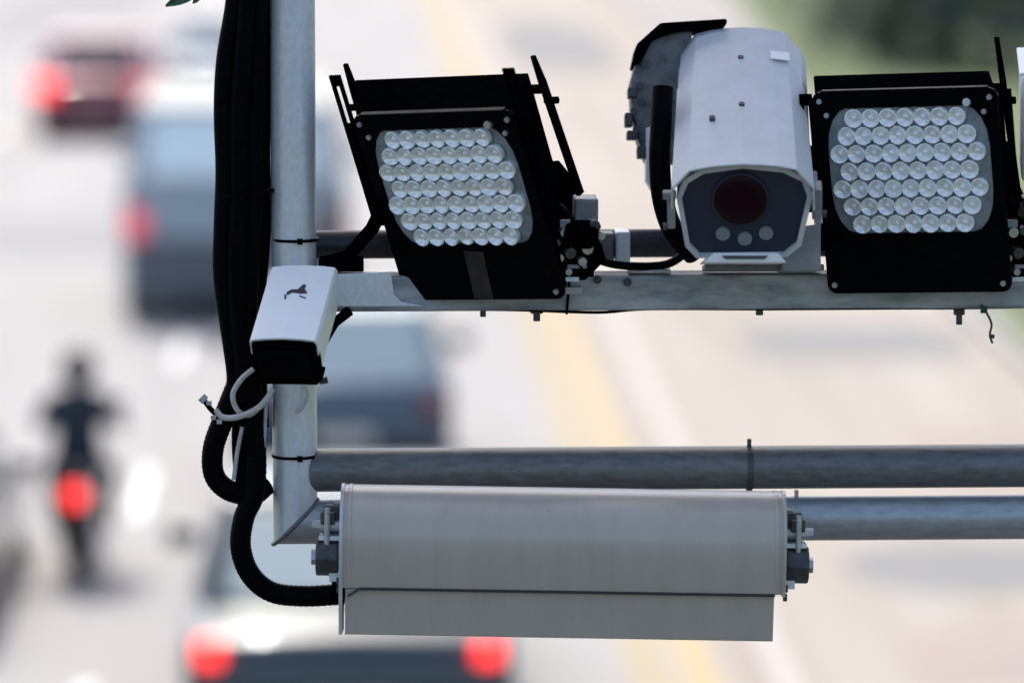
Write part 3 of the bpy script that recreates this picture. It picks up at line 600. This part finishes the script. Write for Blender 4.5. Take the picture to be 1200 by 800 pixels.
def car(name, label, cat, x, y, Wd, Ht, Ln, m, style='sedan', lit=(1, 1), lw=.15, glassm=None, roof=None):
    t = thing(name, label, cat, Matrix.Translation((x, y, 0)))
    g = glassm or M['glass']; hw = Wd / 2; belt = .62 * Ht if style != 'van' else .64 * Ht; z0 = .22
    tk = .60 * Ht if style == 'sedan' else belt
    # lower body: side profile swept across with pulled-in ends
    if style == 'sedan': prof = [(0.05, .30), (0, .45), (0.02, .70), (.10, tk - .06), (.30, belt - .03), (.85, belt), (3.2, belt), (Ln - .35, belt - .16), (Ln - .02, .62), (Ln, .42), (Ln - .1, z0), (.2, z0)]
    elif style == 'van': prof = [(0.03, .34), (0, .5), (0.0, belt), (Ln - .9, belt), (Ln - .25, belt - .2), (Ln, .7), (Ln, .42), (Ln - .1, z0), (.2, z0)]
    else: prof = [(0.04, .30), (0, .45), (0.02, .7), (.06, belt), (2.4, belt), (Ln - .3, belt - .18), (Ln - .02, .6), (Ln, .42), (Ln - .1, z0), (.2, z0)]
    b = MB(); b.ring_loft([[(k * hw, yy + (e if yy < Ln / 2 else -e), zz + (.05 * (1 - k * k) if zz > .7 else 0)) for yy, zz in prof] for k, e in ((-1, .12), (-.8, .03), (-.4, .01), (0, 0), (.4, .01), (.8, .03), (1, .12))], True)
    o = b.build('body', m, t, bevel=.05, seg=4); o.data.polygons.foreach_set('use_smooth', [True] * len(o.data.polygons))
    if style == 'sedan': base = (.75, Ln - 1.25); top = (1.25, Ln - 2.0)
    elif style == 'van': base = (.0, Ln - .75); top = (.12, Ln - 1.5)
    else: base = (.10, Ln - 1.0); top = (.45, Ln - 1.75)
    bw, tw = hw * .96, hw * (.80 if style != 'van' else .88)
    B = [Vector((-bw, base[0], belt - .02)), Vector((bw, base[0], belt - .02)), Vector((bw, base[1], belt - .02)), Vector((-bw, base[1], belt - .02))]
    T = [Vector((-tw, top[0], Ht)), Vector((tw, top[0], Ht)), Vector((tw, top[1], Ht)), Vector((-tw, top[1], Ht))]
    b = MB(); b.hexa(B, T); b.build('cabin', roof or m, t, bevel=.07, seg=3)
    def pane(i, j, u0, u1, v0, v1, nm):
        q = lambda u, v: (B[i].lerp(B[j], u)).lerp(T[i].lerp(T[j], u), v)
        p = [q(u0, v0), q(u1, v0), q(u1, v1), q(u0, v1)]; nn = (p[1] - p[0]).cross(p[3] - p[0]).normalized()
        b = MB(); b.prism([a - nn * .004 for a in p], nn * .012); return b.build(nm, g, t, bevel=.004)
    pane(0, 1, .09, .91, .12, .86, 'rear_window'); pane(2, 3, .07, .93, .08, .9, 'windscreen')
    for i, j in ((1, 2), (3, 0)):
        pane(i, j, .07, .48, .12, .86, 'side_window'); pane(i, j, .52, .92, .12, .86, 'side_window')
    # lamps, bumper, plate
    lz = .80 if style != 'van' else 1.0; lh = .15 + .12 * (lw > .3) if style != 'van' else .34
    for sx, on in ((-1, lit[0]), (1, lit[1])):
        b = MB(); b.box((sx * (hw - .14), .045, lz), (lw, .12, lh)); b.build('tail_lamp', M['tail'] if on == 1 else M['tail_red'] if on else M['tail_dim'], t, bevel=.03)
        b = MB(); b.box((sx * (hw + .10), Ln * .60, belt + .06), (.2, .1, .15)); b.build('mirror', m, t, bevel=.03)
    b = MB(); b.box((0, .03, .42 if style != 'van' else .58), (Wd * .94, .16, .2 if style != 'van' else .56)); b.build('bumper', M['trim'] if style == 'hatch' else M['grey_trim'] if style == 'van' else m, t, bevel=.03)
    b = MB(); b.box((0, -.032, .50 if style == 'sedan' else .56), (.44, .02, .13)); b.build('number_plate', M['plate'], t)
    for yy in (.78, Ln - .85):
        for sx in (-1, 1):
            wh = bpy.data.objects.new('wheel', None); C.objects.link(wh); wh.parent = t; wh.location = (sx * (hw - .1), yy, .31)
            b = MB(); b.ring_loft([[(xx, math.cos(i * math.pi / 12) * r, math.sin(i * math.pi / 12) * r) for i in range(24)] for xx, r in ((-.1, .20), (-.1, .29), (-.08, .31), (.08, .31), (.105, .29), (.105, .20))], True); b.build('tyre', M['tyre'], wh, smooth=True)
            b = MB(); b.cyl((sx * .09, 0, 0), (sx * .112, 0, 0), .19, 20); b.build('rim', M['rim'], wh)
    return t
car('sedan_car', 'dark sedan with two lit red tail lamps, nearest car below the grey box', 'car', -.02, 22.7, 1.80, 1.46, 4.5, paint('dark_blue_grey_paint', (.035, .05, .055)), 'sedan', glassm=M['glass_sky'])
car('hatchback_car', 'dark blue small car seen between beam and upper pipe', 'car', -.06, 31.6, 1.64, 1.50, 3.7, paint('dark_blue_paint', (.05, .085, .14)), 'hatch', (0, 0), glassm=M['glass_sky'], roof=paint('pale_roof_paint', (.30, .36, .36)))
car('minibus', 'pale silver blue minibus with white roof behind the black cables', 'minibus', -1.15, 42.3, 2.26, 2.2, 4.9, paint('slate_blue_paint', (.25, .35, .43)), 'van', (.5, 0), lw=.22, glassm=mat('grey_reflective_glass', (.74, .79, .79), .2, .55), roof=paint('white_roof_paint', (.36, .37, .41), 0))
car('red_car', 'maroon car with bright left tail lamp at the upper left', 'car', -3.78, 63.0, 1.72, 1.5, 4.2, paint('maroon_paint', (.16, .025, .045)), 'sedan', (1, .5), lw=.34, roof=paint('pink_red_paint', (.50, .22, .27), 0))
car('silver_car', 'pale silver car farthest away between red car and cables', 'car', -1.95, 67.5, 1.8, 1.5, 4.4, paint('silver_paint', (.28, .32, .36), .4), 'sedan', (0, 0), glassm=mat('pale_glass', (.2, .24, .27), .1))
car('dark_car', 'dark blue car mostly cut off by the left edge', 'car', -3.22, 26.4, 1.75, 1.2, 4.3, paint('navy_paint', (.03, .045, .07)), 'hatch', (0, 0))

# motorbike and rider
k = .94; MX, MY = -1.88, 28.6
mb_ = thing('motorbike', 'dark motorbike with round red tail lamp ridden between the lanes', 'motorbike', Matrix.Translation((MX, MY, 0)) @ Matrix.Scale(k, 4))
M['bike'] = paint('dark_bike_paint', (.02, .026, .04), 0)
for yy in (.30, 1.52):
    wh = bpy.data.objects.new('wheel', None); C.objects.link(wh); wh.parent = mb_; wh.location = (0, yy, .30)
    tr = [Vector((0, math.cos(i * math.pi / 12) * .25, math.sin(i * math.pi / 12) * .25)) for i in range(25)]
    b = MB(); b.tube(tr, .075, 10, False); b.build('tyre', M['tyre'], wh, smooth=True)
    b = MB(); b.cyl((-.03, 0, 0), (.03, 0, 0), .2, 20); b.build('rim', M['rim'], wh)
b = MB(); b.ring_loft([[(x * wv, yy, zc + z * hv) for x, z in ((-1, -.6), (-1, .4), (-.6, 1), (.6, 1), (1, .4), (1, -.6), (.6, -1), (-.6, -1))] for yy, wv, zc, hv in ((-.02, .07, .74, .07), (.25, .13, .68, .12), (.6, .13, .58, .2), (.95, .12, .58, .24), (1.2, .1, .72, .2), (1.35, .06, .78, .12))], True); b.build('body', M['bike'], mb_, smooth=True)
b = MB(); b.ring_loft([[(x * wv, yy, zc + z * .05) for x, z in ((-1, -.6), (-.9, .6), (0, 1), (.9, .6), (1, -.6), (0, -1))] for yy, wv, zc in ((.0, .09, .83), (.3, .14, .82), (.65, .13, .79), (.85, .1, .81))], True); b.build('seat', M['trim'], mb_, smooth=True)
b = MB(); b.box((0, .0, .48), (.24, .04, .30)); b.box((0, .02, .34), (.22, .14, .14)); b.build('mudguard', M['trim'], mb_, bevel=.02)
b = MB(); b.ring_loft([[(math.cos(i * math.pi / 10) * r, yy, .70 + math.sin(i * math.pi / 10) * r * .9) for i in range(20)] for r, yy in ((.085, .02), (.085, -.05), (.06, -.075))], True); b.build('tail_lamp', M['tail'], mb_, smooth=True)
b = MB(); b.tube(spline([(-.32, 1.04, 1.03), (-.16, 1.14, 1.05), (0, 1.18, 1.0), (.16, 1.14, 1.05), (.32, 1.04, 1.03)], 5), .016, 8); b.build('handlebar', M['trim'], mb_, smooth=True)
for sx in (-1, 1):
    b = MB(); b.cyl((sx * .05, 1.5, .32), (sx * .06, 1.2, .98), .025, 10); b.build('fork', M['rim'], mb_)
    b = MB(); b.cyl((sx * .20, 1.1, 1.03), (sx * .25, 1.12, 1.17), .008, 8); b.ring_loft([[(sx * .27 + math.cos(i * math.pi / 6) * .05, yy, 1.2 + math.sin(i * math.pi / 6) * .035) for i in range(12)] for yy in (1.11, 1.13)], True); b.build('mirror', M['trim'], mb_)
    b = MB(); b.cyl((sx * .1, .2, .68), (sx * .15, .16, .68), .03, 10); b.build('indicator', M['trim'], mb_)
b = MB(); b.cyl((.14, .05, .34), (.14, .75, .28), .045, 14); b.build('exhaust', M['rim'], mb_)

# rider: one skinned body
M['cloth'] = mat('navy_clothing', (.022, .03, .045), .85, var=.3, vscale=14, bump=.3)
M['skin'] = mat('skin', (.30, .18, .12), .6)
M['helmet'] = mat('black_helmet', (.012, .013, .016), .5)
rd = thing('person', 'rider in dark clothes and helmet seen from behind on the motorbike', 'person', Matrix.Translation((MX, MY, 0)) @ Matrix.Scale(k, 4))
verts = []; edges = []; rad = []
def jv(p, r, par=None):
    verts.append(p); rad.append(r); i = len(verts) - 1
    if par is not None: edges.append((par, i))
    return i
pel = jv((0, .42, .88), (.15, .12)); wa = jv((0, .47, 1.05), (.135, .105), pel); che = jv((0, .54, 1.24), (.165, .115), wa); nk = jv((0, .60, 1.38), (.06, .06), che); hd = jv((0, .63, 1.46), (.07, .075), nk); jv((0, .64, 1.55), (.075, .085), hd)
for sx in (-1, 1):
    sh = jv((sx * .18, .58, 1.29), (.095, .085), che); el = jv((sx * .29, .76, 1.10), (.062, .062), sh); wr = jv((sx * .285, .99, 1.05), (.035, .035), el)
    hnd = jv((sx * .28, 1.05, 1.045), (.032, .04), wr)
    for q in range(4):
        f1 = jv((sx * (.24 + .024 * q), 1.09, 1.05), (.011, .011), hnd); f2 = jv((sx * (.24 + .024 * q), 1.10, 1.025), (.010, .010), f1); jv((sx * (.24 + .024 * q), 1.075, 1.005), (.009, .009), f2)
    t1 = jv((sx * .235, 1.05, 1.03), (.012, .012), hnd); jv((sx * .225, 1.075, 1.015), (.010, .010), t1)
    hp_ = jv((sx * .12, .48, .84), (.105, .1), pel); kn = jv((sx * .22, .90, .74), (.068, .068), hp_); an = jv((sx * .19, .72, .36), (.045, .045), kn); jv((sx * .2, .88, .31), (.038, .035), an)
me = bpy.data.meshes.new('person_body'); me.from_pydata(verts, edges, []); me.update()
body = bpy.data.objects.new('body', me); C.objects.link(body); body.parent = rd; me.materials.append(M['cloth'])
sk = body.modifiers.new('skin', 'SKIN'); sk.use_smooth_shade = True
for i, r in enumerate(rad):
    me.skin_vertices[0].data[i].radius = r; me.skin_vertices[0].data[i].use_root = (i == 0)
sb = body.modifiers.new('subsurf', 'SUBSURF'); sb.levels = 1; sb.render_levels = 2
b = MB(); rings = []
for i in range(9):
    a = -math.pi * .36 + (math.pi * .86) * i / 8
    rings.append([(math.cos(a) * .135 * math.cos(j * math.pi / 10), .645 + math.cos(a) * .155 * math.sin(j * math.pi / 10), 1.53 + math.sin(a) * .15) for j in range(20)])
b.ring_loft(rings, True); b.build('helmet', M['helmet'], rd, smooth=True)
b = MB(); b.box((0, .785, 1.53), (.2, .03, .1)); b.build('visor', M['glass'], rd, bevel=.012)

# ------------------------------------------------------------------ trees beyond the verge
M['crown'] = mat('tree_foliage', (.035, .065, .03), .6, 0, col2=(.07, .11, .045), vscale=1.2)
M['crown_dark'] = mat('dark_foliage', (.032, .062, .045), .6, 0, col2=(.06, .10, .065), vscale=1.2)
def tree(x, y, h, rad_, label, mk, low=.35):
    t = thing('tree', label, 'tree', Matrix.Translation((x, y, .11)), 'trees on the verge at the upper right')
    b = MB(); tops = []
    b.tube(spline([(0, 0, -.1), (random.uniform(-.1, .1), .05, h * .3), (random.uniform(-.2, .2), 0, h * .6), (0, .1, h * .9)], 4), [.16 * (1 - i / 14) for i in range(13)], 8)
    for k_ in range(7):
        a = k_ * 2.4; z = h * (.15 + .1 * k_)
        b.tube([(0, 0, z), (math.cos(a) * rad_ * .4, math.sin(a) * rad_ * .4, z + .4), (math.cos(a) * rad_ * .8, math.sin(a) * rad_ * .8, z + .6)], [.06, .04, .015], 6)
    b.build('trunk', M['stem'], t, smooth=True)
    b = MB(); rng = random.Random(int(x * 100 + y))
    for c_ in range(70):
        th, zz = rng.uniform(0, 6.28), rng.uniform(low, 1) * h; rr = rad_ * math.sqrt(rng.random()) * (1 - .5 * max(0, zz / h - .5))
        cx, cy, cr = math.cos(th) * rr, math.sin(th) * rr, rng.uniform(.35, .6)
        for _ in range(70):
            d = Vector((rng.gauss(0, 1), rng.gauss(0, 1), rng.gauss(0, .8))).normalized() * cr * rng.random() ** .4
            p = Vector((cx, cy, zz)) + d; u_ = Vector((rng.gauss(0, 1), rng.gauss(0, 1), rng.gauss(0, 1))).normalized(); v_ = u_.orthogonal().normalized(); s_ = rng.uniform(.06, .12)
            b.add([p - u_ * s_, p + v_ * s_ * .6, p + u_ * s_, p - v_ * s_ * .6], [(0, 1, 2, 3)])
    b.build('crown', mk, t)
for i, (x, y, h, r_, mk, low, lb) in enumerate((
        (9.9, 77, 5.0, 1.4, 'crown_dark', .0, 'dense dark green tree standing nearest to the kerb at the upper right'),
        (11.4, 75, 6.0, 1.7, 'crown_dark', .0, 'dark green tree above the middle of the right lamp at the top edge'),
        (10.8, 85, 6.5, 2.2, 'crown_dark', .0, 'tall green tree farther back between the dark trees at the upper right'),
        (13.0, 78, 5.5, 1.8, 'crown', .0, 'paler green tree at the upper right corner, right of the dark trees'),
        (13.4, 89, 6.0, 2.3, 'crown', .0, 'outermost green tree standing farthest back at the upper right'))):
    tree(x, y, h, r_, lb, M[mk], low)
